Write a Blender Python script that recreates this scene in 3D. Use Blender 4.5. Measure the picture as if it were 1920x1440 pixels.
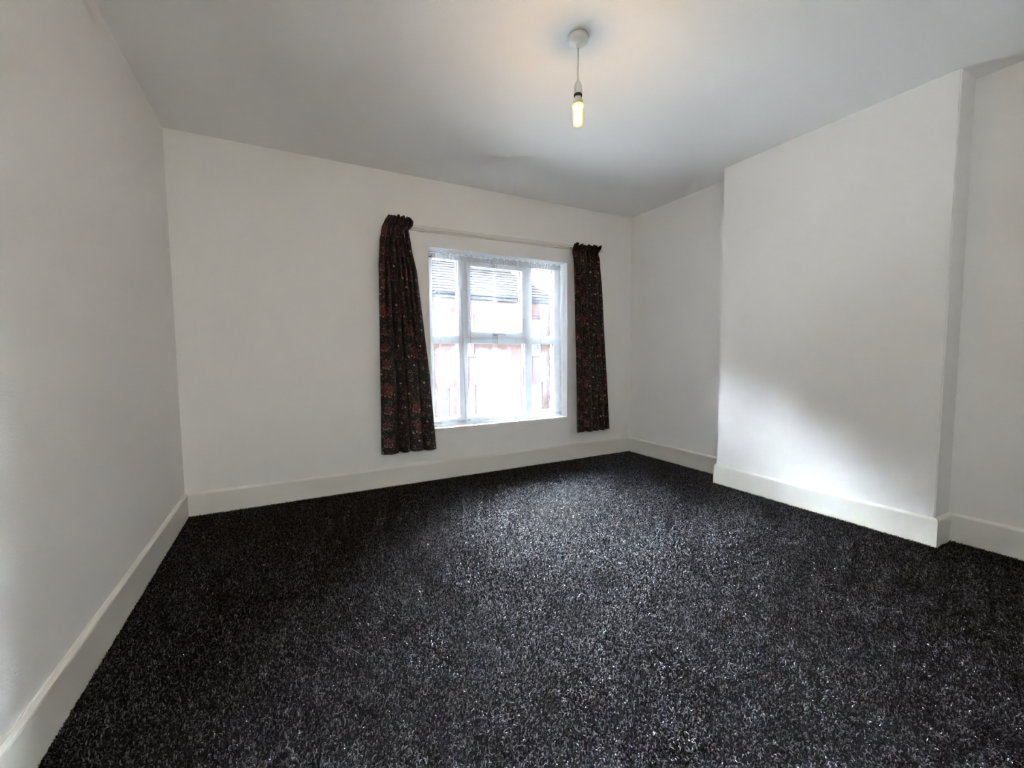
import bpy, bmesh, math, random
import numpy as np
from mathutils import Vector, Matrix

random.seed(7)
rng = np.random.default_rng(7)
SC = bpy.context.scene
COL = SC.collection
for o in list(bpy.data.objects):
    bpy.data.objects.remove(o, do_unlink=True)

# ------------------------------------------------------------------ camera
H = 2.6                      # ceiling height
XR = 4.0726                  # right wall, alcove by the window
XR2 = 4.045                  # right wall, alcove nearest the camera
CHX, CHA, CHB = 3.849, -1.2814, -2.655   # chimney breast: front plane, far and near sides
YR = -4.02                   # rear wall, behind the camera
cam = bpy.data.cameras.new('camera')
cam.sensor_width = 36.0
cam.sensor_fit = 'HORIZONTAL'
cam.lens = 793.086 / 1920 * 36.0
cam.clip_start = 0.02
camo = bpy.data.objects.new('camera', cam)
COL.objects.link(camo)
yaw, pitch, roll = 0.489726, -0.0672661, -0.0078765
cy_, sy_, cp_, sp_ = math.cos(yaw), math.sin(yaw), math.cos(pitch), math.sin(pitch)
fwd = Vector((sy_ * cp_, cy_ * cp_, sp_))
rgt = Vector((cy_, -sy_, 0))
up = rgt.cross(fwd)
c_, s_ = math.cos(roll), math.sin(roll)
rx, ux = c_ * rgt + s_ * up, -s_ * rgt + c_ * up
camo.matrix_world = Matrix(((rx.x, ux.x, -fwd.x, 0.651458), (rx.y, ux.y, -fwd.y, -3.591412),
                            (rx.z, ux.z, -fwd.z, 1.099945), (0, 0, 0, 1)))
SC.camera = camo

# ------------------------------------------------------------------ sky and exposure
SKY = 210.0
w = bpy.data.worlds.new('overcast_sky')
SC.world = w
w.use_nodes = True
bg = w.node_tree.nodes['Background']
bg.inputs['Color'].default_value = (0.83, 0.925, 1.0, 1)
bg.inputs['Strength'].default_value = SKY
SC.view_settings.view_transform = 'Standard'
SC.view_settings.look = 'None'
SC.view_settings.gamma = 1.0
SC.view_settings.use_curve_mapping = False
SC.view_settings.exposure = 1.96
SC.cycles.use_denoising = True
SC.cycles.max_bounces = 24
SC.cycles.diffuse_bounces = 16
SC.cycles.transparent_max_bounces = 32
SC.cycles.transmission_bounces = 16
SC.cycles.sample_clamp_indirect = 25.0
SC.cycles.caustics_reflective = False
SC.cycles.caustics_refractive = False
BULB = 84.0
FILL = 148.0              # added unseen fill lamp, brightens the room through an added doorway

# ------------------------------------------------------------------ materials
MATS = {}
def mat(name, col, rough=0.6, spec=0.3, bump=None, vary=None, **kw):
    """Principled material; bump=(scale, distance), vary=(scale, second colour, amount)"""
    if name in MATS:
        return MATS[name]
    m = bpy.data.materials.new(name)
    m.use_nodes = True
    nt = m.node_tree
    b = nt.nodes['Principled BSDF']
    b.inputs['Base Color'].default_value = (*col, 1)
    b.inputs['Roughness'].default_value = rough
    b.inputs['Specular IOR Level'].default_value = spec
    for k, v in kw.items():
        b.inputs[k.replace('_', ' ')].default_value = v
    if bump or vary:
        tc = nt.nodes.new('ShaderNodeTexCoord')
    if bump:
        n = nt.nodes.new('ShaderNodeTexNoise')
        n.inputs['Scale'].default_value = bump[0]
        n.inputs['Detail'].default_value = 4
        bm_ = nt.nodes.new('ShaderNodeBump')
        bm_.inputs['Distance'].default_value = bump[1]
        bm_.inputs['Strength'].default_value = 0.6
        nt.links.new(tc.outputs['Object'], n.inputs['Vector'])
        nt.links.new(n.outputs['Fac'], bm_.inputs['Height'])
        nt.links.new(bm_.outputs['Normal'], b.inputs['Normal'])
    if vary:
        n = nt.nodes.new('ShaderNodeTexNoise')
        n.inputs['Scale'].default_value = vary[0]
        n.inputs['Detail'].default_value = 5
        r = nt.nodes.new('ShaderNodeValToRGB')
        r.color_ramp.elements[0].position = 0.35
        r.color_ramp.elements[1].position = 0.65
        a = vary[2]
        r.color_ramp.elements[0].color = (*col, 1)
        r.color_ramp.elements[1].color = (*[col[i] * (1 - a) + vary[1][i] * a for i in range(3)], 1)
        nt.links.new(tc.outputs['Object'], n.inputs['Vector'])
        nt.links.new(n.outputs['Fac'], r.inputs['Fac'])
        nt.links.new(r.outputs['Color'], b.inputs['Base Color'])
    MATS[name] = m
    return m

WALL = mat('white_emulsion_wall', (0.90, 0.896, 0.882), 0.75, 0.2, (140, 0.0012), (3, (0.89, 0.886, 0.872), 1))
CEIL = mat('white_emulsion_ceiling', (0.885, 0.89, 0.885), 0.85, 0.15, (120, 0.0012), (3, (0.875, 0.88, 0.875), 1))
GLOSS = mat('white_gloss_woodwork', (0.80, 0.79, 0.74), 0.35, 0.4, (60, 0.0004))
SILLM = mat('white_gloss_sill', (0.86, 0.86, 0.85), 0.3, 0.45)
UPVC = mat('white_window_plastic', (0.82, 0.85, 0.88), 0.35, 0.4)
GASKET = mat('grey_window_gasket', (0.30, 0.31, 0.33), 0.6, 0.3)
STEEL = mat('brushed_handle', (0.45, 0.45, 0.46), 0.35, 0.5, Metallic=0.6)
BROWN = mat('dark_hook', (0.05, 0.045, 0.04), 0.5, 0.3)
RAILM = mat('painted_batten', (0.76, 0.745, 0.70), 0.5, 0.3)
TRACK = mat('white_plastic_track', (0.80, 0.79, 0.76), 0.4, 0.4)
LAMPW = mat('white_lamp_plastic', (0.78, 0.78, 0.74), 0.4, 0.4)
LAMPK = mat('dark_lamp_collar', (0.05, 0.035, 0.025), 0.5, 0.3)
CORD = mat('white_flex', (0.55, 0.54, 0.52), 0.6, 0.3)
CARPETB = mat('carpet_backing', (0.010, 0.010, 0.012), 0.9, 0.1, vary=(300, (0.03, 0.03, 0.034), 1))

def attr_mat(name, rough, spec, sheen=0.0):
    m = bpy.data.materials.new(name)
    m.use_nodes = True
    nt = m.node_tree
    b = nt.nodes['Principled BSDF']
    a = nt.nodes.new('ShaderNodeAttribute')
    a.attribute_name = 'print'
    nt.links.new(a.outputs['Color'], b.inputs['Base Color'])
    b.inputs['Roughness'].default_value = rough
    b.inputs['Specular IOR Level'].default_value = spec
    b.inputs['Sheen Weight'].default_value = sheen
    return m
PILE = attr_mat('charcoal_fleck_pile', 0.8, 0.05, 0.0)
CHINTZ = attr_mat('dark_floral_chintz', 0.6, 0.25, 0.05)

def glass_mat():
    m = bpy.data.materials.new('window_glass')
    m.use_nodes = True
    nt = m.node_tree
    nt.nodes.remove(nt.nodes['Principled BSDF'])
    out = nt.nodes['Material Output']
    t = nt.nodes.new('ShaderNodeBsdfTransparent')
    t.inputs['Color'].default_value = (0.96, 0.98, 0.98, 1)
    g = nt.nodes.new('ShaderNodeBsdfGlossy')
    g.inputs['Roughness'].default_value = 0.02
    fr = nt.nodes.new('ShaderNodeFresnel')
    fr.inputs['IOR'].default_value = 1.45
    mx = nt.nodes.new('ShaderNodeMixShader')
    nt.links.new(fr.outputs['Fac'], mx.inputs['Fac'])
    nt.links.new(t.outputs['BSDF'], mx.inputs[1])
    nt.links.new(g.outputs['BSDF'], mx.inputs[2])
    nt.links.new(mx.outputs['Shader'], out.inputs['Surface'])
    return m
GLASS = glass_mat()

def net_mat(name, opacity, weave):
    m = bpy.data.materials.new(name)
    m.use_nodes = True
    nt = m.node_tree
    nt.nodes.remove(nt.nodes['Principled BSDF'])
    out = nt.nodes['Material Output']
    t = nt.nodes.new('ShaderNodeBsdfTransparent')
    d = nt.nodes.new('ShaderNodeBsdfDiffuse')
    d.inputs['Color'].default_value = (0.80, 0.83, 0.88, 1)
    tr = nt.nodes.new('ShaderNodeBsdfTranslucent')
    tr.inputs['Color'].default_value = (0.78, 0.82, 0.88, 1)
    m1 = nt.nodes.new('ShaderNodeMixShader')
    m1.inputs['Fac'].default_value = 0.065
    m2 = nt.nodes.new('ShaderNodeMixShader')
    tc = nt.nodes.new('ShaderNodeTexCoord')
    n = nt.nodes.new('ShaderNodeTexNoise')
    n.inputs['Scale'].default_value = weave
    mr = nt.nodes.new('ShaderNodeMapRange')
    mr.inputs['To Min'].default_value = opacity * 0.75
    mr.inputs['To Max'].default_value = opacity * 1.25
    nt.links.new(tc.outputs['Object'], n.inputs['Vector'])
    nt.links.new(n.outputs['Fac'], mr.inputs['Value'])
    nt.links.new(d.outputs['BSDF'], m1.inputs[1])
    nt.links.new(tr.outputs['BSDF'], m1.inputs[2])
    nt.links.new(mr.outputs['Result'], m2.inputs['Fac'])
    nt.links.new(t.outputs['BSDF'], m2.inputs[1])
    nt.links.new(m1.outputs['Shader'], m2.inputs[2])
    nt.links.new(m2.outputs['Shader'], out.inputs['Surface'])
    return m
NET = net_mat('white_voile', 0.20, 30)
NETH = net_mat('white_voile_gathered', 0.55, 60)

def glow_mat(name, col, strength):
    m = bpy.data.materials.new(name)
    m.use_nodes = True
    b = m.node_tree.nodes['Principled BSDF']
    b.inputs['Base Color'].default_value = (0.9, 0.85, 0.75, 1)
    b.inputs['Emission Color'].default_value = (*col, 1)
    b.inputs['Emission Strength'].default_value = strength
    return m

def brick_mat(name, c1, c2, mortar, scale=1.0):
    m = bpy.data.materials.new(name)
    m.use_nodes = True
    nt = m.node_tree
    b = nt.nodes['Principled BSDF']
    b.inputs['Roughness'].default_value = 0.9
    b.inputs['Specular IOR Level'].default_value = 0.0
    tc = nt.nodes.new('ShaderNodeTexCoord')
    mp = nt.nodes.new('ShaderNodeMapping')
    mp.inputs['Rotation'].default_value = (math.pi / 2, 0, 0)
    br = nt.nodes.new('ShaderNodeTexBrick')
    br.inputs['Color1'].default_value = (*c1, 1)
    br.inputs['Color2'].default_value = (*c2, 1)
    br.inputs['Mortar'].default_value = (*mortar, 1)
    br.inputs['Scale'].default_value = scale
    br.inputs['Mortar Size'].default_value = 0.012
    br.inputs['Brick Width'].default_value = 0.225
    br.inputs['Row Height'].default_value = 0.075
    nt.links.new(tc.outputs['Object'], mp.inputs['Vector'])
    nt.links.new(mp.outputs['Vector'], br.inputs['Vector'])
    nt.links.new(br.outputs['Color'], b.inputs['Base Color'])
    return m
REDB = brick_mat('dimmed_red_brickwork', (0.0061, 0.0031, 0.0027), (0.0048, 0.0026, 0.0023), (0.0046, 0.0042, 0.0038))  # house colours darkened far below real to offset the bright sky and exposure
YELB = brick_mat('dimmed_yellow_brickwork', (0.0066, 0.0051, 0.0017), (0.0054, 0.0040, 0.0014), (0.0050, 0.0042, 0.0030))
ARCHM = mat('dimmed_rubbed_red_brick', (0.0076, 0.0014, 0.0013), 0.85, 0.0)
STONE = mat('dimmed_pale_stone', (0.0136, 0.0136, 0.0132), 0.85, 0.0)
TILE = mat('dimmed_brown_roof_tile', (0.0014, 0.0013, 0.0014), 0.8, 0.0, vary=(4, (0.0018, 0.0017, 0.0017), 1))
RIDGE = mat('dimmed_pale_ridge_tile', (0.0048, 0.0046, 0.0045), 0.8, 0.0)
GUTTER = mat('dimmed_blue_grey_gutter', (0.0019, 0.0027, 0.0040), 0.6, 0.0)
FASCIA = mat('dimmed_white_painted_wood', (0.0136, 0.0144, 0.0152), 0.6, 0.0)
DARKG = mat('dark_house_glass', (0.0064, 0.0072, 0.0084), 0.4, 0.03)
CURTW = mat('dimmed_pale_house_blind', (0.0176, 0.0184, 0.0192), 0.8, 0.1)
BLUED = mat('dimmed_blue_painted_door', (0.0056, 0.0080, 0.0136), 0.5, 0.0)
ROAD = mat('grey_asphalt', (0.04, 0.04, 0.042), 0.9, 0.1, vary=(6, (0.05, 0.05, 0.05), 1))
PAVE = mat('darkened_pavement', (0.06, 0.059, 0.057), 0.9, 0.1)  # unseen ground, darkened to cut the light it throws on the ceiling
OUTW = mat('outer_brick', (0.2, 0.1, 0.08), 0.9, 0.1)

# ------------------------------------------------------------------ mesh helpers
def link(name, me, material, parent=None, smooth=False):
    o = bpy.data.objects.new(name, me)
    COL.objects.link(o)
    for m in (material if isinstance(material, (list, tuple)) else [material]):
        me.materials.append(m)
    if smooth:
        me.polygons.foreach_set('use_smooth', [True] * len(me.polygons))
    if parent is not None:
        o.parent = parent
    return o

def from_bm(name, bm, material, parent=None, smooth=False):
    bmesh.ops.recalc_face_normals(bm, faces=bm.faces[:])
    me = bpy.data.meshes.new(name)
    bm.to_mesh(me)
    bm.free()
    return link(name, me, material, parent, smooth)

def box(bm, x0, x1, y0, y1, z0, z1, bev=0.0):
    r = bmesh.ops.create_cube(bm, size=1.0)
    vs = r['verts']
    for v in vs:
        v.co = Vector(((x0 + x1) / 2 + v.co.x * (x1 - x0), (y0 + y1) / 2 + v.co.y * (y1 - y0),
                       (z0 + z1) / 2 + v.co.z * (z1 - z0)))
    if bev:
        es = list({e for v in vs for e in v.link_edges})
        bmesh.ops.bevel(bm, geom=es, offset=bev, segments=2, affect='EDGES', profile=0.6)

def boxes(name, bl, material, parent=None, bev=0.0):
    bm = bmesh.new()
    for b in bl:
        box(bm, *b, bev=bev)
    return from_bm(name, bm, material, parent)

def ring(name, x0, x1, z0, z1, y0, y1, wl, wr, wb, wt, material, parent=None, bev=0.004):
    """a rectangular frame with mitred corners: one closed mesh, bevelled"""
    bm = bmesh.new()
    out = [(x0, z0), (x1, z0), (x1, z1), (x0, z1)]
    inn = [(x0 + wl, z0 + wb), (x1 - wr, z0 + wb), (x1 - wr, z1 - wt), (x0 + wl, z1 - wt)]
    V = {}
    for k, y in ((0, y0), (1, y1)):
        for i in range(4):
            V['o', i, k] = bm.verts.new((out[i][0], y, out[i][1]))
            V['i', i, k] = bm.verts.new((inn[i][0], y, inn[i][1]))
    for i in range(4):
        j = (i + 1) % 4
        for k in (0, 1):
            bm.faces.new((V['o', i, k], V['o', j, k], V['i', j, k], V['i', i, k]))
        bm.faces.new((V['o', i, 0], V['o', j, 0], V['o', j, 1], V['o', i, 1]))
        bm.faces.new((V['i', i, 0], V['i', j, 0], V['i', j, 1], V['i', i, 1]))
    if bev:
        es = [e for e in bm.edges if len(e.link_faces) == 2 and e.calc_face_angle(0) > 0.5]
        bmesh.ops.bevel(bm, geom=es, offset=bev, segments=2, affect='EDGES', profile=0.6)
    return from_bm(name, bm, material, parent)

def lathe(name, prof, n, material, parent=None, at=(0, 0, 0)):
    bm = bmesh.new()
    rows = []
    for r, z in prof:
        if r < 1e-6:
            rows.append([bm.verts.new((at[0], at[1], at[2] + z))])
        else:
            rows.append([bm.verts.new((at[0] + r * math.cos(2 * math.pi * i / n), at[1] + r * math.sin(2 * math.pi * i / n), at[2] + z)) for i in range(n)])
    for a, b in zip(rows[:-1], rows[1:]):
        for i in range(n):
            j = (i + 1) % n
            if len(a) == 1:
                bm.faces.new((a[0], b[i], b[j]))
            elif len(b) == 1:
                bm.faces.new((a[i], a[j], b[0]))
            else:
                bm.faces.new((a[i], a[j], b[j], b[i]))
    return from_bm(name, bm, material, parent, True)

def tube(bm, pts, r, n=10):
    pts = [Vector(p) for p in pts]
    rows = []
    for i, p in enumerate(pts):
        d = (pts[min(i + 1, len(pts) - 1)] - pts[max(i - 1, 0)]).normalized()
        a = d.cross(Vector((0.13, 0.37, 0.92))).normalized()
        b = d.cross(a)
        rows.append([bm.verts.new(p + r * (math.cos(2 * math.pi * k / n) * a + math.sin(2 * math.pi * k / n) * b)) for k in range(n)])
    for s, t in zip(rows[:-1], rows[1:]):
        for k in range(n):
            bm.faces.new((s[k], s[(k + 1) % n], t[(k + 1) % n], t[k]))
    bm.faces.new(rows[0])
    bm.faces.new(rows[-1])

def empty(name, loc):
    o = bpy.data.objects.new(name, None)
    o.location = loc
    COL.objects.link(o)
    return o

def under(root, *parts):
    """parent world-space parts to an Empty without moving them"""
    for p in parts:
        p.parent = root
        p.matrix_parent_inverse = Matrix.Translation(root.location).inverted()

def tag(o, label, cat, group=None):
    o['label'] = label
    o['category'] = cat
    if group:
        o['group'] = group
    return o

def struct(o):
    o['kind'] = 'structure'
    return o

# ------------------------------------------------------------------ room shell
WX0, WX1, WZ0, WZ1 = 1.764, 3.212, 0.455, 2.035      # window opening
T = 0.30                                              # wall thickness
bm = bmesh.new()
struct(boxes('floor', [(-T, XR + T, YR - T, T, -0.25, 0.0)], CARPETB))['label'] = 'floor fitted wall to wall with charcoal fleck carpet'
# ceiling: old plaster, very slightly out of level
bm = bmesh.new()
nx, ny = 24, 24
g = [[None] * (ny + 1) for _ in range(nx + 1)]
for i in range(nx + 1):
    for j in range(ny + 1):
        x = -T + (XR + 2 * T) * i / nx
        y = YR - T + (2 * T - YR) * j / ny
        k = max(0, min(1, (x - 2.6) / 1.3)) * max(0, min(1, (-y - 1.0) / 1.7))
        g[i][j] = bm.verts.new((x, y, H - 0.012 * k * k))
for i in range(nx):
    for j in range(ny):
        bm.faces.new((g[i][j], g[i + 1][j], g[i + 1][j + 1], g[i][j + 1]))
r = bmesh.ops.extrude_face_region(bm, geom=bm.faces[:])
for v in r['geom']:
    if isinstance(v, bmesh.types.BMVert):
        v.co.z = H + 0.2
struct(from_bm('ceiling', bm, CEIL))['label'] = 'flat white painted ceiling'
# window wall with its opening, reveals and soffit
bm = bmesh.new()
TW = 0.222                                            # window wall, the frame set near its outer face
ox = [-T, WX0, WX1, XR + T]
oz = [-0.2, WZ0, WZ1, H + 0.1]
V = {(i, j, k): bm.verts.new((ox[i], (0, TW)[k], oz[j])) for i in range(4) for j in range(4) for k in (0, 1)}
for i in range(3):
    for j in range(3):
        if i == 1 and j == 1:
            continue
        for k in (0, 1):
            bm.faces.new([V[a, b, k] for a, b in ((i, j), (i + 1, j), (i + 1, j + 1), (i, j + 1))])
for a, b in (((1, 1), (2, 1)), ((2, 1), (2, 2)), ((2, 2), (1, 2)), ((1, 2), (1, 1))):
    bm.faces.new((V[a[0], a[1], 0], V[b[0], b[1], 0], V[b[0], b[1], 1], V[a[0], a[1], 1]))
for i in range(3):
    for j in (0, 3):
        bm.faces.new((V[i, j, 0], V[i + 1, j, 0], V[i + 1, j, 1], V[i, j, 1]))
        bm.faces.new((V[j, i, 0], V[j, i + 1, 0], V[j, i + 1, 1], V[j, i, 1]))
struct(from_bm('wall_back', bm, WALL))['label'] = 'white painted wall with the window'
struct(boxes('wall_left', [(-T, 0, YR - T, 0, -0.2, H + 0.1)], WALL))['label'] = 'plain white wall on the left'
struct(boxes('wall_right', [(XR, XR + T, CHA - 0.2, 0, -0.2, H + 0.1), (XR2, XR + T, YR - T, CHA - 0.2, -0.2, H + 0.1)], WALL))['label'] = 'white wall on the right, seen in the alcoves beside the chimney breast'
DX0, DX1, DZ = 0.14, 0.94, 2.0         # doorway added behind the camera to let fill light in
struct(boxes('wall_rear', [(-T, DX0, YR - .15, YR, -0.2, H + 0.1), (DX1, XR + T, YR - .15, YR, -0.2, H + 0.1), (DX0, DX1, YR - .15, YR, DZ, H + 0.1)], WALL))
bm = bmesh.new()
box(bm, CHX, XR + 0.05, CHB, CHA, -0.1, H + 0.05)
es = [e for e in bm.edges if abs(e.verts[0].co.x - CHX) < 1e-4 and abs(e.verts[1].co.x - CHX) < 1e-4 and abs(e.verts[0].co.z - e.verts[1].co.z) > 1]
bmesh.ops.bevel(bm, geom=es, offset=0.006, segments=3, affect='EDGES')
struct(from_bm('wall_chimney', bm, WALL))['label'] = 'plain white chimney breast standing out from the right wall'

# skirting boards: chamfered profile swept along each wall, mitred at the corners
PROF = [(0, 0), (0.018, 0), (0.018, 0.150), (0.0165, 0.156), (0.006, 0.1655), (0.0, 0.1665)]
PLAN = [((0, YR), (0, 0)), ((0, 0), (XR, 0)), ((XR, 0), (XR, CHA)), ((XR, CHA), (CHX, CHA)), ((CHX, CHA), (CHX, CHB)), ((CHX, CHB), (XR2, CHB)), ((XR2, CHB), (XR2, YR)), ((XR2, YR), (DX1 + .075, YR))]
NAMES = ['baseboard_left', 'baseboard_back', 'baseboard_right', 'baseboard_chimney_far_side', 'baseboard_chimney', 'baseboard_chimney_near_side', 'baseboard_alcove', 'baseboard_rear']
def inward(a, b):
    d = (Vector(b) - Vector(a)).normalized()
    return Vector((d.y, -d.x))
n = len(PLAN)
for i in range(n):
    (a, b) = PLAN[i]
    N0 = inward(*PLAN[i - 1])
    N1 = inward(a, b)
    N2 = inward(*PLAN[(i + 1) % n])
    m0, m1 = N0 + N1, N1 + N2
    if i == 0: m0 = N1
    if i == n - 1: m1 = N1
    bm = bmesh.new()
    ra = [bm.verts.new((a[0] + m0.x * p, a[1] + m0.y * p, z)) for p, z in PROF]
    rb = [bm.verts.new((b[0] + m1.x * p, b[1] + m1.y * p, z)) for p, z in PROF]
    for k in range(len(PROF)):
        j = (k + 1) % len(PROF)
        bm.faces.new((ra[k], ra[j], rb[j], rb[k]))
    bm.faces.new(ra)
    bm.faces.new(rb)
    struct(from_bm(NAMES[i], bm, GLOSS))

# added unseen doorway and landing that carry fill light into the room
struct(boxes('trim_1', [(DX0 - .07, DX0, YR - .01, YR + .018, 0, DZ + .07), (DX1, DX1 + .07, YR - .01, YR + .018, 0, DZ + .07), (DX0, DX1, YR - .01, YR + .018, DZ, DZ + .07)], GLOSS, bev=.004))
LX0, LX1, LY0, LY1 = -.3, 2.9, -5.7, YR - .15
struct(boxes('added_landing_floor', [(LX0, LX1, LY0, LY1, -.2, 0)], mat('added_landing_carpet', (.25, .23, .20), .9, .1, (200, .002))))
struct(boxes('added_landing_wall', [(LX0 - .1, LX0, LY0 - .1, LY1, -.2, H + .1), (LX1, LX1 + .1, LY0 - .1, LY1, -.2, H + .1), (LX0, LX1, LY0 - .1, LY0, -.2, H + .1)], WALL))
struct(boxes('added_landing_ceiling', [(LX0 - .1, LX1 + .1, LY0 - .1, LY1, H, H + .1)], CEIL))

# ------------------------------------------------------------------ carpet pile: one strand strip per tuft, real geometry
def carpet():
    sp = 0.0062
    xs = np.arange(0.02, XR - 0.02, sp)
    ys = np.arange(YR + 0.02, -0.018, sp)
    X, Y = np.meshgrid(xs, ys)
    X = (X + rng.uniform(-.5, .5, X.shape) * sp).ravel()
    Y = (Y + rng.uniform(-.5, .5, Y.shape) * sp).ravel()
    keep = (X > 0.019) & (Y < -0.019) & ~((X > CHX - 0.02) & (Y < CHA + 0.02) & (Y > CHB - 0.02)) & ~((Y < CHB) & (X > XR2 - 0.02)) & (X < XR - 0.019)
    X, Y = X[keep], Y[keep]
    N = len(X)
    # pile lean: broad swirls left by feet and vacuum plus a random direction for every tuft
    sw = np.sin(X * 2.1 + 1.3 * np.sin(Y * 1.7)) + np.sin(Y * 2.9 + X * 1.1)
    ang = rng.uniform(0, 2 * np.pi, N)
    lx = .8 * np.cos(ang) + 0.3 * np.cos(sw)
    ly = .8 * np.sin(ang) + 0.3 * np.sin(sw)
    L = rng.uniform(0.006, 0.0105, N)
    lx, ly = lx * L, ly * L
    h = rng.uniform(0.006, 0.010, N)
    a2 = ang + np.pi / 2 + rng.uniform(-.7, .7, N)
    wd = rng.uniform(0.0011, 0.0019, N)
    wx, wy = np.cos(a2) * wd, np.sin(a2) * wd
    co = np.empty((N, 6, 3), np.float32)
    P = [(X - lx * .35, Y - ly * .35, np.zeros(N)), (X + lx * .05, Y + ly * .05, h), (X + lx * .75, Y + ly * .75, h * rng.uniform(.55, 1.0, N))]
    tw = rng.uniform(-.5, .5, N) * 0.0016
    for k, (px, py, pz) in enumerate(P):
        s = (0.8, 1.0, 0.75)[k]
        co[:, 2 * k, 0], co[:, 2 * k, 1], co[:, 2 * k, 2] = px - wx * s, py - wy * s, pz - tw * (k > 0)
        co[:, 2 * k + 1, 0], co[:, 2 * k + 1, 1], co[:, 2 * k + 1, 2] = px + wx * s, py + wy * s, pz + tw * (k > 0)
    co[:, :, 2] = np.maximum(co[:, :, 2], 0.0003)
    q = np.array([[0, 1, 3, 2], [2, 3, 5, 4]])
    idx = (np.arange(N)[:, None, None] * 6 + q[None]).reshape(-1)
    me = bpy.data.meshes.new('carpet_pile')
    me.vertices.add(N * 6)
    me.vertices.foreach_set('co', co.reshape(-1))
    me.loops.add(len(idx))
    me.loops.foreach_set('vertex_index', idx.astype(np.int32))
    me.polygons.add(N * 2)
    me.polygons.foreach_set('loop_start', np.arange(0, N * 8, 4, dtype=np.int32))
    me.update(calc_edges=True)
    tone = np.where(rng.random(N) < 0.55, rng.uniform(.006, .012, N), rng.uniform(.03, .135, N))
    c = np.stack([tone, tone, tone * 1.08, np.ones(N)], 1)
    c = np.repeat(c, 6, axis=0).astype(np.float32)
    at = me.attributes.new('print', 'FLOAT_COLOR', 'POINT')
    at.data.foreach_set('color', c.reshape(-1))
    o = link('carpet_pile', me, PILE, bpy.data.objects['floor'])
    o['kind'] = 'stuff'
    o['label'] = 'short charcoal and light grey fleck carpet pile'
carpet()

# ------------------------------------------------------------------ the window
win = struct(empty('window_1', ((WX0 + WX1) / 2, 0.15, WZ0)))
win['label'] = 'white plastic window of three lights over three'
FY0, FY1 = 0.134, 0.205
parts = [ring('window_frame', WX0 + .001, WX1 - .001, WZ0 + .001, WZ1 - .001, FY0, FY1, .070, .070, .070, .058, UPVC)]
zt0, zt1 = 1.218, 1.294
for x0, x1 in ((2.080, 2.169), (2.790, 2.874)):
    parts.append(boxes('mullion', [(x0, x1, FY0 + .002, FY1 - .002, WZ0 + .068, WZ1 - .056)], UPVC, bev=0.004))
for x0, x1 in ((WX0 + .069, 2.082), (2.167, 2.792), (2.872, WX1 - .069)):
    parts.append(boxes('transom', [(x0, x1, FY0 + .004, FY1 - .004, zt0, zt1 if x0 != 2.167 else zt0 + .052)], UPVC, bev=0.004))
sash = ring('sash', 2.171, 2.788, zt0 + .054, WZ1 - .059, FY0 - .012, FY1 - .006, .027, .035, .058, .042, UPVC)
parts.append(sash)
# glazing beads with grey gaskets, and the panes
lights = [(WX0 + .071, 2.080, zt1, WZ1 - .058), (WX0 + .071, 2.080, WZ0 + .071, zt0), (2.198, 2.753, 1.330, 1.934),
          (2.169, 2.790, WZ0 + .071, zt0), (2.874, WX1 - .071, zt1, WZ1 - .058), (2.874, WX1 - .071, WZ0 + .071, zt0)]
for x0, x1, z0, z1 in lights:
    bd = ring('glazing_bead', x0, x1, z0, z1, FY0 + .030, FY0 + .054, .004, .004, .004, .004, GASKET, bev=0)
    pane = boxes('glass_pane', [(x0 + .0005, x1 - .0005, FY0 + .054, FY0 + .058, z0 + .0005, z1 - .0005)], GLASS)
    parts += [bd, pane]
under(win, *parts)
bm = bmesh.new()
box(bm, 2.43, 2.475, FY0 - .020, FY0 - .011, 1.29, 1.318, bev=.003)
tube(bm, [(2.445, FY0 - .018, 1.306), (2.445, FY0 - .036, 1.306), (2.47, FY0 - .040, 1.308), (2.55, FY0 - .040, 1.304)], .007, 8)
hd = from_bm('handle', bm, STEEL)
hd['label'] = 'grey window handle'
hd.parent = sash
hd.matrix_parent_inverse = sash.matrix_world.inverted()
hd.parent = win
under(win, hd)
# sill board
sb = boxes('window_sill', [(WX0 + .001, WX1 - .001, -0.004, FY0 + .01, WZ0 - .02, WZ0 + .006)], SILLM, bev=0.004)
under(win, sb)

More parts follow.
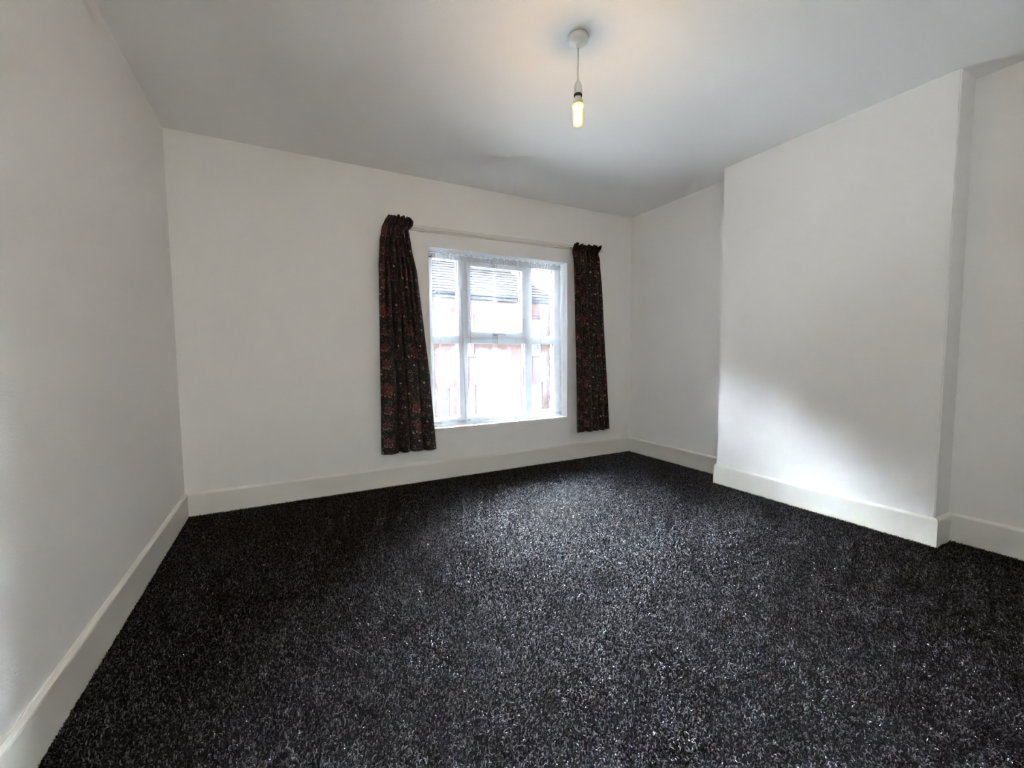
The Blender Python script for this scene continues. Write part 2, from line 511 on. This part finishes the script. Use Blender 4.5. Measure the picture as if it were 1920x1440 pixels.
# ------------------------------------------------------------------ net curtains, each gathered on the rod
def net(name, x0, x1, folds, ztop, zbot, seed, label, lean, y0):
    r_ = np.random.default_rng(seed)
    nu, nv = 360, 60
    s = np.linspace(0, 1, nu)
    t = np.linspace(0, 1, nv)
    Wd = x1 - x0
    ph = r_.uniform(0, 6.28, 6)
    co = np.zeros((nv, nu, 3), np.float32)
    for k, tt in enumerate(t):
        z = ztop + (zbot - ztop) * tt
        gather = math.exp(-tt * 26)
        x = x0 + s * Wd
        y = np.full(nu, y0)
        soft = 0.007 * (1 - gather)
        y = y + soft * (np.sin(s * 21 + ph[0] + .6 * tt) * .5 + np.sin(s * 47 + ph[1] - .5 * tt) * .35)
        for (fs, wdt, amp, drift) in folds:
            c = fs + drift * tt
            q = (s - c) / wdt
            x = x - amp * q * np.exp(-q * q) * (1 - .8 * gather) * 2.0
            y = y - amp * .5 * np.exp(-q * q) * (1 - gather)
        y = y + gather * .006 * np.sin(s * 240 + 2 * np.sin(s * 31 + ph[2]))
        x = x + gather * .004 * np.sin(s * 240 + 1.5)
        x = x + lean * tt * np.maximum(0, (s - .9) * 10 if lean > 0 else (.1 - s) * 10)
        zz = z + (0.006 * np.sin(s * 75 + ph[3]) + .004 * np.sin(s * 160 + ph[4])) * math.exp(-tt * 60)
        zz = zz + .006 * np.sin(s * 17 + ph[5]) * tt ** 4
        co[k, :, 0], co[k, :, 1], co[k, :, 2] = np.clip(x, WX0 + .004, WX1 - .004), np.clip(y, y0 - .0105, y0 + .0105), zz
    faces = []
    mi = []
    for k in range(nv - 1):
        for i in range(nu - 1):
            a = k * nu + i
            faces.append((a, a + 1, a + nu + 1, a + nu))
            mi.append(1 if (k < 2 or k >= nv - 2) else 0)
    me = bpy.data.meshes.new(name)
    me.from_pydata(co.reshape(-1, 3).tolist(), [], faces)
    me.polygons.foreach_set('material_index', mi)
    o = link(name, me, [NET, NETH], None, True)
    tag(o, label, 'net curtain', 'net curtains in the window')
    return o
net('net_curtain', 1.772, 2.452, [(.165, .05, .030, .0), (.46, .035, .022, .06), (.62, .03, .016, -.03), (.985, .02, .016, .0)], 2.022, .482, 3,
    'sheer white net curtain over the left half of the window', 0.05, .107)
net('net_curtain', 2.405, 3.205, [(.06, .02, .012, .0), (.30, .03, .014, .02), (.66, .05, .03, .01), (.74, .03, .016, .02), (.955, .03, .03, .02)], 2.020, .478, 9,
    'sheer white net curtain over the right half of the window', -0.012, .082)
WIREY = .0945
bm = bmesh.new()
tube(bm, [(WX0 + .002, WIREY, 2.012), (WX1 - .002, WIREY, 2.014)], .0025, 10)
rod = tag(from_bm('net_rod', bm, SILLM, None, True), 'thin white rod the net curtains are gathered on', 'curtain rod')
bm = bmesh.new()
tube(bm, [(WX0, .014, 1.958), (WX0 + .014, .014, 1.958), (WX0 + .026, .013, 1.960), (WX0 + .030, .012, 1.968)], .0040, 8)
tag(from_bm('hook', bm, BROWN, None, True), 'small dark hook in the left window reveal', 'hook')

# ------------------------------------------------------------------ curtain rail on its batten
def zr(x):
    return 2.177 + (x - 1.63) * 0.0104
def slanted(name, x0, x1, y0, y1, dz0, dz1, m):
    bm = bmesh.new()
    box(bm, x0, x1, y0, y1, 0, 1, bev=0)
    for v in bm.verts:
        v.co.z = zr(v.co.x) + (dz1 if v.co.z > .5 else dz0)
    bmesh.ops.bevel(bm, geom=bm.edges[:], offset=.0015, segments=2, affect='EDGES')
    return from_bm(name, bm, m)
rail = tag(empty('curtain_rail', (2.5, 0, 2.18)), 'white painted batten with a slim curtain track above the window', 'curtain rail')
under(rail, slanted('batten', 1.40, 3.64, -.022, 0.0, -.022, .020, RAILM),
      slanted('track', 1.40, 3.64, -.042, -.022, -.010, .008, TRACK))
bm = bmesh.new()
tube(bm, [(3.222, -.034, zr(3.24) - .012), (3.222, -.046, zr(3.24) - .016), (3.222, -.048, zr(3.24) - .03)], .004, 8)
g_ = from_bm('glider', bm, mat('tan_glider', (.45, .28, .15), .5, .3), None, True)
g_['label'] = 'tan end glider'
under(rail, g_)

# ------------------------------------------------------------------ floral curtains
CW, CH_ = 0.30, 0.64       # print repeat
def print_colour(U, Vv):
    """dark chintz: near-black ground, small leaves, full-blown maroon roses with tan petal edges, scrolls, cream florets"""
    u, v = U % CW, Vv % CH_
    rgb = np.empty(U.shape + (3,), np.float32)
    rgb[:] = (0.0060, 0.0046, 0.0052)
    r_ = np.random.default_rng(21)
    def d(cx, cy):
        sx = ((u - cx + CW / 2) % CW) - CW / 2
        sy = ((v - cy + CH_ / 2) % CH_) - CH_ / 2
        return np.hypot(sx, sy), np.arctan2(sy, sx), sx, sy
    def put(mask, col, a=1.0):
        rgb[mask] = rgb[mask] * (1 - a) + np.array(col, np.float32) * a
    for _ in range(190):                                   # foliage
        cx, cy, a0 = r_.uniform(0, CW), r_.uniform(0, CH_), r_.uniform(0, 6.28)
        _, _, sx, sy = d(cx, cy)
        p, q = sx * math.cos(a0) + sy * math.sin(a0), -sx * math.sin(a0) + sy * math.cos(a0)
        l_ = r_.uniform(.008, .018)
        inside = np.abs(p) < l_
        rib = np.abs(q) < .34 * l_ * (1 - (p / l_) ** 2)
        c = [(.012, .017, .013), (.022, .019, .012), (.036, .010, .011), (.032, .009, .010), (.030, .014, .011)][r_.integers(5)]
        put(rib & inside, c)
        put((np.abs(q) < .0010) & inside, [(.075, .055, .04), (.060, .026, .024), (.05, .045, .036)][r_.integers(3)])
    def rose(cx, cy, R_, base):
        rr, th, sx, sy = d(cx, cy)
        rad = R_ * (1 + .14 * np.cos(5 * th + 1) + .07 * np.cos(9 * th + 2))
        put(rr < rad, base)
        for k, f in enumerate((.22, .38, .54, .70, .84, .97)):
            sw = 1 + .10 * np.sin((3 + k % 2) * th + k * 1.9)
            edge = (np.abs(rr - rad * f * sw) < .0016) & (np.sin(th * (2 + k % 3) + k * 2.1) > -.45)
            put(edge, [b * (2.0 + k * .35) + .006 for b in base])
            put((np.abs(rr - rad * (f + .07) * sw) < .0018) & (np.sin(th * 3 + k) > 0), (.006, .004, .005))
        low = (np.abs(rr - rad * 1.02) < .0042) & (np.sin(th) > .30) & (np.sin(th * 11) > -.1)
        put(low, (.20, .10, .06))
    rose(.070, .125, .052, (.042, .0085, .0090))
    rose(.215, .455, .046, (.030, .0080, .0100))
    rose(.190, .285, .036, (.036, .0085, .0095))
    rose(.075, .290, .030, (.030, .0085, .0095))
    rose(.075, .555, .036, (.034, .0085, .0100))
    rose(.225, .100, .026, (.024, .0080, .0110))
    rose(.060, .420, .028, (.026, .0085, .0110))
    for cx, cy, R_ in ((.16, .05, .014), (.255, .335, .016), (.13, .275, .017), (.02, .50, .014), (.285, .585, .013), (.15, .615, .016), (.17, .40, .012), (.01, .20, .012)):
        rr, th, sx, sy = d(cx, cy)
        put(np.abs(rr - R_ * (.42 + .095 * (th + 3.14))) < .0016, (.12, .085, .065))
    for cx, cy in ((.135, .165), (.285, .075), (.015, .275), (.215, .300), (.15, .495), (.285, .405), (.03, .635), (.19, .565)):
        rr, th, sx, sy = d(cx, cy)
        put(rr < .0085 * (.75 + .3 * np.cos(5 * th)), (.30, .26, .18))
        put(rr < .0028, (.06, .045, .015))
    for _ in range(420):                                   # berries, sprigs and highlights
        rr, *_x = d(r_.uniform(0, CW), r_.uniform(0, CH_))
        put(rr < r_.uniform(.0012, .0028), [(.15, .115, .09), (.075, .022, .022), (.045, .055, .042), (.085, .045, .045), (.20, .14, .115)][r_.integers(5)])
    return rgb * 1.5

def spline(pts, s):
    """smooth interpolation through control points with monotone s"""
    xs = np.array([p[0] for p in pts]); ys = np.array([p[1] for p in pts])
    m = np.gradient(ys, xs)
    i = np.clip(np.searchsorted(xs, s) - 1, 0, len(xs) - 2)
    h = xs[i + 1] - xs[i]
    q = (s - xs[i]) / h
    return ((2 * q ** 3 - 3 * q ** 2 + 1) * ys[i] + (q ** 3 - 2 * q ** 2 + q) * h * m[i] + (-2 * q ** 3 + 3 * q ** 2) * ys[i + 1] + (q ** 3 - q ** 2) * h * m[i + 1])

def curtain(left, right, bottom, ntop, seed, cloth_w, label, uoff):
    """left/right: outline [(z, x)]; bottom: hem profile [(s, depth)]"""
    r_ = np.random.default_rng(seed)
    nu, nv = 210, 430
    s = np.linspace(0, 1, nu)
    ztop, zbot = left[0][0], left[-1][0]
    zl = np.array([p[0] for p in left][::-1]); xl = np.array([p[1] for p in left][::-1])
    zr_ = np.array([p[0] for p in right][::-1]); xr = np.array([p[1] for p in right][::-1])
    phase = 2 * np.pi * ntop * s + .8 * np.sin(2 * np.pi * s * 2.3 + seed)
    top = -.070 + .020 * np.sin(phase)
    def section(t):
        """depth and sideways pinch of the hanging cloth at height t"""
        y = -.100 + .010 * np.cos(2 * np.pi * s * 2.6 + seed) + .022 * np.abs(2 * s - 1) ** 4
        dx = np.zeros_like(s)
        for v0, drift, wd, dep, fade in bottom:
            v = v0 + drift * (1 - t)
            a = 1.0 if fade is None else max(0.0, min(1.0, (fade - t) / .25))
            q = (s - v) / wd
            y = y + dep * a * np.exp(-q * q)
            dx = dx - 1.25 * a * min(1, dep / .05) * (s - v) * np.exp(-q * q)
        return y, dx
    co = np.zeros((nv, nu, 3), np.float32)
    tv = np.linspace(0, 1, nv)
    for k, t in enumerate(tv):
        z = ztop + (zbot - ztop) * t
        a, b = np.interp(z, zl, xl), np.interp(z, zr_, xr)
        w1 = min(1, max(0, (t - .03) / .16)); w1 = w1 * w1 * (3 - 2 * w1)
        ys, dxs = section(t)
        y = top * (1 - w1) + ys * w1
        pinch = math.exp(-((t - .040) / .022) ** 2)        # heading tape line
        y = y * (1 - .25 * pinch) - .012 * pinch * 0
        # crisp little pencil pleats in the heading
        y = y + .006 * np.sin(2 * np.pi * s * ntop * 2.1 + seed) * max(0, 1 - t / .05)
        sw = .0045 * math.exp(-t * 3) * np.sin(phase + 1.2)
        x = a + (b - a) * (s + dxs * w1) + sw * np.sin(np.pi * s)
        y = y + .003 * np.sin(s * 31 + t * 9 + seed) * np.sin(np.pi * t)
        zz = z + (.007 * np.sin(2 * np.pi * s * ntop * .8 + seed) + .004 * np.sin(2 * np.pi * s * ntop * 2.1)) * math.exp(-t * 60)
        zz = zz + t ** 30 * (-.004 + (ys + .09) * .10)
        co[k, :, 0], co[k, :, 1], co[k, :, 2] = x, np.minimum(y, -.0455 if z > 2.1 else -.016), zz
    k6 = int(nv * .6)
    arc = np.concatenate([[0], np.cumsum(np.hypot(np.diff(co[k6, :, 0]), np.diff(co[k6, :, 1])))])
    U = np.broadcast_to(arc + uoff, (nv, nu))
    Vv = np.broadcast_to((tv * (ztop - zbot))[:, None], (nv, nu))
    rgb = print_colour(U, Vv)
    ar = np.arange(nv * nu).reshape(nv, nu)
    q = np.stack([ar[:-1, :-1], ar[1:, :-1], ar[1:, 1:], ar[:-1, 1:]], -1).reshape(-1, 4)
    me = bpy.data.meshes.new('curtain')
    me.from_pydata(co.reshape(-1, 3).tolist(), [], q.tolist())
    at = me.attributes.new('print', 'FLOAT_COLOR', 'POINT')
    at.data.foreach_set('color', np.concatenate([rgb, np.ones((nv, nu, 1), np.float32)], -1).astype(np.float32).reshape(-1))
    o = link('curtain', me, CHINTZ, None, True)
    sm = o.modifiers.new('cloth', 'SOLIDIFY')
    sm.thickness = .0025
    sm.offset = 0
    tag(o, label, 'curtain', 'pair of floral curtains')
    return o

curtain([(2.232, 1.425), (2.20, 1.400), (2.145, 1.372), (2.03, 1.348), (1.83, 1.332), (1.30, 1.325), (.70, 1.318), (.302, 1.312)],
        [(2.232, 1.600), (2.205, 1.622), (2.175, 1.618), (2.13, 1.582), (1.95, 1.605), (1.80, 1.638), (1.30, 1.690), (.95, 1.728), (.302, 1.775)],
        [(.335, -.02, .050, .080, None), (.525, -.03, .060, .082, None), (.765, .0, .030, .028, None), (.15, .03, .035, .050, .62), (.645, .0, .03, .05, .60), (.88, -.01, .03, .045, .50)],
        6, 1, 1.05, 'dark floral curtain on the left of the window, printed with red roses', .02)
curtain([(2.222, 3.248), (2.18, 3.236), (2.12, 3.231), (1.985, 3.236), (1.20, 3.262), (.302, 3.282)],
        [(2.222, 3.592), (2.19, 3.588), (2.155, 3.567), (2.00, 3.576), (1.80, 3.602), (1.20, 3.648), (.302, 3.716)],
        [(.275, .03, .055, .084, None), (.490, .0, .032, .060, None), (.695, .0, .046, .080, None), (.870, .0, .026, .055, None), (.12, .0, .03, .03, .45), (.585, .0, .025, .035, .55)],
        6, 4, 1.05, 'dark floral curtain on the right of the window, nearer the alcove', .19)

# ------------------------------------------------------------------ pendant light
PX, PY = 1.930, -1.885
pend = tag(empty('pendant_light', (PX, PY, H)), 'white pendant light with a bare glowing bulb hanging from the ceiling', 'ceiling light')
ps = [lathe('ceiling_rose', [(0, -.036), (.010, -.036), (.013, -.031), (.040, -.026), (.047, -.020), (.050, -.006), (.050, 0), (0, 0)], 40, LAMPW, at=(PX, PY, H))]
ps.append(lathe('cord_grip', [(.0045, -.050), (.008, -.044), (.010, -.036), (.010, -.030)], 20, LAMPW, at=(PX, PY, H)))
bm = bmesh.new()
tube(bm, [(PX, PY, 2.56), (PX + .001, PY, 2.50), (PX - .001, PY, 2.45), (PX, PY, 2.398)], .0032, 10)
ps.append(from_bm('cord', bm, CORD, None, True))
ps.append(lathe('lamp_holder', [(0, 2.404), (.005, 2.404), (.010, 2.398), (.016, 2.385), (.0185, 2.372), (.0192, 2.344), (.0175, 2.340), (0, 2.340)], 32, LAMPW, at=(PX, PY, 0)))
col_ = lathe('holder_collar', [(0, 2.341), (.0185, 2.341), (.0200, 2.337), (.0195, 2.331), (.016, 2.330), (0, 2.330)], 32, LAMPK, at=(PX, PY, 0))
col_['label'] = 'dark collar ring'
ps.append(col_)
ps.append(lathe('bulb_cap', [(0, 2.331), (.0145, 2.331), (.0165, 2.324), (.020, 2.312), (.0255, 2.303), (.027, 2.296), (.026, 2.293), (0, 2.293)], 32, LAMPW, at=(PX, PY, 0)))
GLOW = glow_mat('bulb_glow', (1.0, .56, .18), BULB)
GLOWE = glow_mat('bulb_amber', (1.0, .50, .06), .45)
ps.append(lathe('bulb_core', [(0, 2.282), (.014, 2.282), (.0165, 2.278), (.0170, 2.230), (.0170, 2.212), (.013, 2.204), (0, 2.202)], 32, GLOW, at=(PX, PY, 0)))
ENV = bpy.data.materials.new('amber_bulb_glass')
ENV.use_nodes = True
_nt = ENV.node_tree
_nt.nodes.remove(_nt.nodes['Principled BSDF'])
_em = _nt.nodes.new('ShaderNodeEmission')
_em.inputs['Color'].default_value = (1.0, .52, .07, 1)
_em.inputs['Strength'].default_value = .85
_tp = _nt.nodes.new('ShaderNodeBsdfTransparent')
_mx = _nt.nodes.new('ShaderNodeMixShader')
_mx.inputs['Fac'].default_value = .35
_nt.links.new(_tp.outputs['BSDF'], _mx.inputs[1])
_nt.links.new(_em.outputs['Emission'], _mx.inputs[2])
_nt.links.new(_mx.outputs['Shader'], _nt.nodes['Material Output'].inputs['Surface'])
ev = lathe('bulb_envelope', [(.0225, 2.278), (.0245, 2.272), (.0245, 2.215), (.022, 2.203), (.014, 2.197), (0, 2.195)], 32, ENV, at=(PX, PY, 0))
ev['label'] = 'amber glass envelope'
ps.append(ev)
nk = lathe('bulb_neck', [(0, 2.294), (.0255, 2.294), (.0270, 2.289), (.0265, 2.284), (.0225, 2.277), (.0, 2.277)], 32, GLOWE, at=(PX, PY, 0))
nk['label'] = 'amber glowing neck of the bulb'
ps.append(nk)
under(pend, *ps)

# globe added as room fill, out of view beyond the doorway
lt = tag(empty('added_fill_light', (2.1, -5.0, H)), 'unseen globe fill light added beyond the doorway to brighten the room', 'ceiling light')
under(lt, lathe('fill_lamp_base', [(0, -.05), (.045, -.05), (.06, -.02), (.06, 0), (0, 0)], 24, LAMPW, at=(2.1, -5.0, H)),
      lathe('fill_globe', [(.1 * math.sin(math.pi * i / 14), -.145 - .1 * math.cos(math.pi * i / 14)) for i in range(15)], 28, glow_mat('fill_glow', (.97, .99, 1.0), FILL), at=(2.1, -5.0, H)))

# ------------------------------------------------------------------ the street outside
GZ = -2.95
struct(boxes('street_ground', [(-200, 200, -60, 13.0, GZ - .3, GZ)], ROAD))
struct(boxes('pavement', [(-200, 200, 13.0, 200, GZ - .3, GZ + .10)], PAVE))
struct(boxes('pavement', [(-200, 200, TW, 2.6, GZ, GZ + .10)], mat('bounce_paving', (.34, .33, .32), .9, .1, vary=(3, (.28, .27, .26), 1))))  # unseen near paving, added pale to bounce light onto the ceiling
# unseen street front of this terrace, made tall to shade the houses opposite
struct(boxes('wall_street_front', [(-30, -T, .02, TW, GZ, 14.0), (XR + T, 45, .02, TW, GZ, 14.0), (-T, XR + T, .02, TW, GZ, -.2), (-T, XR + T, .02, TW, H + .1, 14.0)], OUTW))
FYH = 15.0
def arch_piece(x0, x1, zspring, rise, hgt, y0, y1):
    """segmental brick arch over an opening, as one bmesh"""
    bm = bmesh.new()
    n = 10
    lo, hi = [], []
    for i in range(n + 1):
        f = i / n
        x = x0 + (x1 - x0) * f
        z = zspring + rise * (1 - (2 * f - 1) ** 2)
        lo.append((x, z)); hi.append((x + (f - .5) * .16, z + hgt))
    for a in range(n):
        vs = []
        for y in (y0, y1):
            vs.append([bm.verts.new((p[0], y, p[1])) for p in (lo[a], lo[a + 1], hi[a + 1], hi[a])])
        f, b = vs
        bm.faces.new(f); bm.faces.new(b)
        for k in range(4):
            bm.faces.new((f[k], f[(k + 1) % 4], b[(k + 1) % 4], b[k]))
    return bm

def house(x0, x1, brick, uppers, lowers, doors, eave, depth, pitch, hip, label):
    h = tag(empty('terraced_house', ((x0 + x1) / 2, FYH, GZ + .1)), label, 'house', 'terraced houses across the street')
    ps = []
    # facade wall with real openings
    ops = [(a, b, z0, z1) for a, b, z0, z1 in uppers + lowers + doors]
    xs = sorted({x0, x1, *[o[0] for o in ops], *[o[1] for o in ops]})
    zs = sorted({GZ + .1, eave, *[o[2] for o in ops], *[o[3] for o in ops]})
    bl = []
    for a, b in zip(xs[:-1], xs[1:]):
        run = None
        for c, d in zip(zs[:-1], zs[1:]):
            hole = any(o[0] <= a + 1e-6 and b - 1e-6 <= o[1] and o[2] <= c + 1e-6 and d - 1e-6 <= o[3] for o in ops)
            if hole:
                if run: bl.append((a, b, FYH, FYH + .25, *run))
                run = None
            else:
                run = (c, d) if run is None else (run[0], d)
        if run: bl.append((a, b, FYH, FYH + .25, *run))
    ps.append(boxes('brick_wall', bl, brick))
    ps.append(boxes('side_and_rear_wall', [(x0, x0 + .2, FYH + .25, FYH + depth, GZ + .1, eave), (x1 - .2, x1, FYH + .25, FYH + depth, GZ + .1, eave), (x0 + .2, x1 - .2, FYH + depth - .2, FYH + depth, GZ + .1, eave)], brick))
    subs = []
    for kind, lst in (('window', uppers), ('window', lowers), ('door', doors)):
        for a, b, z0, z1 in lst:
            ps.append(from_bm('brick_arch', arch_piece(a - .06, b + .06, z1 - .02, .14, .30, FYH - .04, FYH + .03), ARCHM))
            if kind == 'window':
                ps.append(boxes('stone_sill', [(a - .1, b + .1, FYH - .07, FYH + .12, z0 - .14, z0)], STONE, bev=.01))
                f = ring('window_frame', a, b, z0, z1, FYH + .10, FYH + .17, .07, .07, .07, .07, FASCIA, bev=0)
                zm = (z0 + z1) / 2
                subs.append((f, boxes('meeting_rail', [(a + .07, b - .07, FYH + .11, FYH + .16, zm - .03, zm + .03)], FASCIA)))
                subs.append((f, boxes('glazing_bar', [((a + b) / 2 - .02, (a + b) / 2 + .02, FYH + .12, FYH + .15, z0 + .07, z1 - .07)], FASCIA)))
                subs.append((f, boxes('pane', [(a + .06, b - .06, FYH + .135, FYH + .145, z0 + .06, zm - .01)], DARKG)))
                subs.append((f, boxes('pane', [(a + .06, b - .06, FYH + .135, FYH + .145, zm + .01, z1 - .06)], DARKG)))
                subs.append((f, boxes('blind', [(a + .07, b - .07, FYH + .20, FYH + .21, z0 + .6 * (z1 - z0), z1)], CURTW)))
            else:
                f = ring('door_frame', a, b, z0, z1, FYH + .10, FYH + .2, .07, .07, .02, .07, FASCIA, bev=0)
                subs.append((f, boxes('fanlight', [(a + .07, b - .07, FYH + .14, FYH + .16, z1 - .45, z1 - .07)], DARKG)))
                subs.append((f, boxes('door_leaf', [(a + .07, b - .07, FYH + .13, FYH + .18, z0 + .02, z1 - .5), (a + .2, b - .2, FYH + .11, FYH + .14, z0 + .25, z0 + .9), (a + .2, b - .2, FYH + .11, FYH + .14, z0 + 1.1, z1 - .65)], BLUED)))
            ps.append(f)
    # eaves, gutter, downpipe
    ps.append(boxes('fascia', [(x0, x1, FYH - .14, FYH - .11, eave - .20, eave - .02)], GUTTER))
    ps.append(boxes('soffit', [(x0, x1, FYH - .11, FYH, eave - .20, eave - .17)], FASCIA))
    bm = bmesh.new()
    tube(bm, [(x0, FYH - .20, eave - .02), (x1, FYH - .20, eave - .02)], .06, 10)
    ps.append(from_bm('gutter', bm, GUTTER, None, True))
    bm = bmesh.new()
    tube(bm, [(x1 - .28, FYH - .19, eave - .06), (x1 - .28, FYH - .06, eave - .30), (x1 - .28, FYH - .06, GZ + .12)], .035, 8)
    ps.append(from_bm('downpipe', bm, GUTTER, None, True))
    # roof: lapped courses of tiles, then underside
    half = depth / 2
    rows = int(half / math.cos(pitch) / .27)
    bm = bmesh.new()
    def course(d0, lift, x0_, x1_, x0t, x1t):
        y0_, z0_ = FYH - .24 + d0 * math.cos(pitch), eave + .02 + d0 * math.sin(pitch)
        d1 = d0 + .33
        y1_, z1_ = FYH - .24 + d1 * math.cos(pitch), eave + .02 + d1 * math.sin(pitch)
        ny_, nz_ = -math.sin(pitch), math.cos(pitch)
        n_ = max(1, int((x1_ - x0_) / .30))
        for k in range(n_):
            f0, f1 = k / n_, (k + 1) / n_
            a0, a1 = x0_ + (x1_ - x0_) * f0 + .004, x0_ + (x1_ - x0_) * f1 - .004
            b0, b1 = x0t + (x1t - x0t) * f0 + .004, x0t + (x1t - x0t) * f1 - .004
            L = lift + random.uniform(0, .008)
            A = [bm.verts.new((a0, y0_ + ny_ * L, z0_ + nz_ * L)), bm.verts.new((a1, y0_ + ny_ * L, z0_ + nz_ * L)),
                 bm.verts.new((b1, y1_ + ny_ * .004, z1_ + nz_ * .004)), bm.verts.new((b0, y1_ + ny_ * .004, z1_ + nz_ * .004)),
                 bm.verts.new((a0, y0_, z0_ - .01)), bm.verts.new((a1, y0_, z0_ - .01))]
            bm.faces.new(A[:4]); bm.faces.new((A[4], A[5], A[1], A[0]))
    for k in range(rows):
        d0 = k * .27
        f0 = d0 * math.cos(pitch) / half
        f1 = (d0 + .33) * math.cos(pitch) / half
        e0 = hip * f0; e1 = hip * min(1, f1)
        course(d0, .045, x0 + .01, x1 - .01 - e0, x0 + .01, x1 - .01 - e1)
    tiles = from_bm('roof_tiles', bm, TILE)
    tiles['kind'] = 'stuff'
    ps.append(tiles)
    zr0 = eave + half * math.tan(pitch)
    bm = bmesh.new()
    A = [(x0, FYH - .2, eave), (x1, FYH - .2, eave), (x1, FYH + depth + .2, eave), (x0, FYH + depth + .2, eave), (x0, FYH + half, zr0), (x1 - hip, FYH + half, zr0)]
    vs = [bm.verts.new(a) for a in A]
    for f in ((0, 1, 5, 4), (2, 3, 4, 5), (1, 2, 5), (3, 0, 4), (0, 1, 2, 3)):
        bm.faces.new([vs[i] for i in f])
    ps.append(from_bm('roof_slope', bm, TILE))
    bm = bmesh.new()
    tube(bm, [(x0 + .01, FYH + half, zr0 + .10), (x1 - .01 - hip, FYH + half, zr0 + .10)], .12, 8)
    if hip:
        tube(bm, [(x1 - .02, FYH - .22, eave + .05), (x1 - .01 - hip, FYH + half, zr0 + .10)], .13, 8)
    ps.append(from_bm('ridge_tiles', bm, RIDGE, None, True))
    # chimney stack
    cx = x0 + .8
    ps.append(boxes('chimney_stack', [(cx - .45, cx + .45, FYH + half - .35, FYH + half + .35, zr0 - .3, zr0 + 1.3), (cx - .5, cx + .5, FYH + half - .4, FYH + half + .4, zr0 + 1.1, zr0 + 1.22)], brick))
    for kx in (-.25, .0, .25):
        ps.append(lathe('chimney_pot', [(.0, 0), (.11, 0), (.10, .35), (.12, .40), (.0, .40)], 14, ARCHM, at=(cx + kx, FYH + half, zr0 + 1.3)))
    under(h, *ps)
    for f, s_ in subs:
        s_.parent = f
        s_.matrix_parent_inverse = Matrix.Translation(h.location).inverted()
        s_.matrix_parent_inverse = Matrix.Identity(4)
    return h

EAVE = 3.96
g0 = GZ + .1
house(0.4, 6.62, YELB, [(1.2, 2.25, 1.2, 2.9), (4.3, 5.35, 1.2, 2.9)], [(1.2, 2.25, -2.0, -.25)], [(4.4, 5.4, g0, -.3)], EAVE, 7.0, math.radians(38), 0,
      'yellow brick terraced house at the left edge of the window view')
for hx in (-5.9, -12.2):  # unseen houses, height and spacing set to block sky from the chimney breast
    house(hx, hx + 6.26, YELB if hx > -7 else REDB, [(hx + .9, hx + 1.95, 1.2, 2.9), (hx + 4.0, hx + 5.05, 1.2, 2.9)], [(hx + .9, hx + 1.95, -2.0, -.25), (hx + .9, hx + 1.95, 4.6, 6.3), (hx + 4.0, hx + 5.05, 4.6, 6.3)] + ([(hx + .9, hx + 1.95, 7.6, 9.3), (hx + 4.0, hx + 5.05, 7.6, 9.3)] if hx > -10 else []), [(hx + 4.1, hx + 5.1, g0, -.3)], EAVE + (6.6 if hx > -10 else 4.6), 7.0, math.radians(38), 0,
          'unseen tall house shaped to block sky light, the ' + ('first', 'second', 'third')[int(-hx // 6.2)] + ' one left of the yellow brick house')
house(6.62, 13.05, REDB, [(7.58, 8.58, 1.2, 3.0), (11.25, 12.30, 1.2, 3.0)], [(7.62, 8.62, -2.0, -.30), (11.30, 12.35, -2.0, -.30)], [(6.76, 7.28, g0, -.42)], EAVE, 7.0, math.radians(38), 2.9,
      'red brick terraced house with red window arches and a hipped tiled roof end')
house(20.0, 26.26, REDB, [(20.9, 21.95, 1.2, 2.9), (24.0, 25.05, 1.2, 2.9)], [(20.9, 21.95, -2.0, -.25)], [(24.1, 25.1, g0, -.3)], EAVE, 7.0, math.radians(38), 0,  # unseen house added to cut low sky light on the left wall
      'unseen red brick house added to temper sky light, across the gap right of the hipped house')
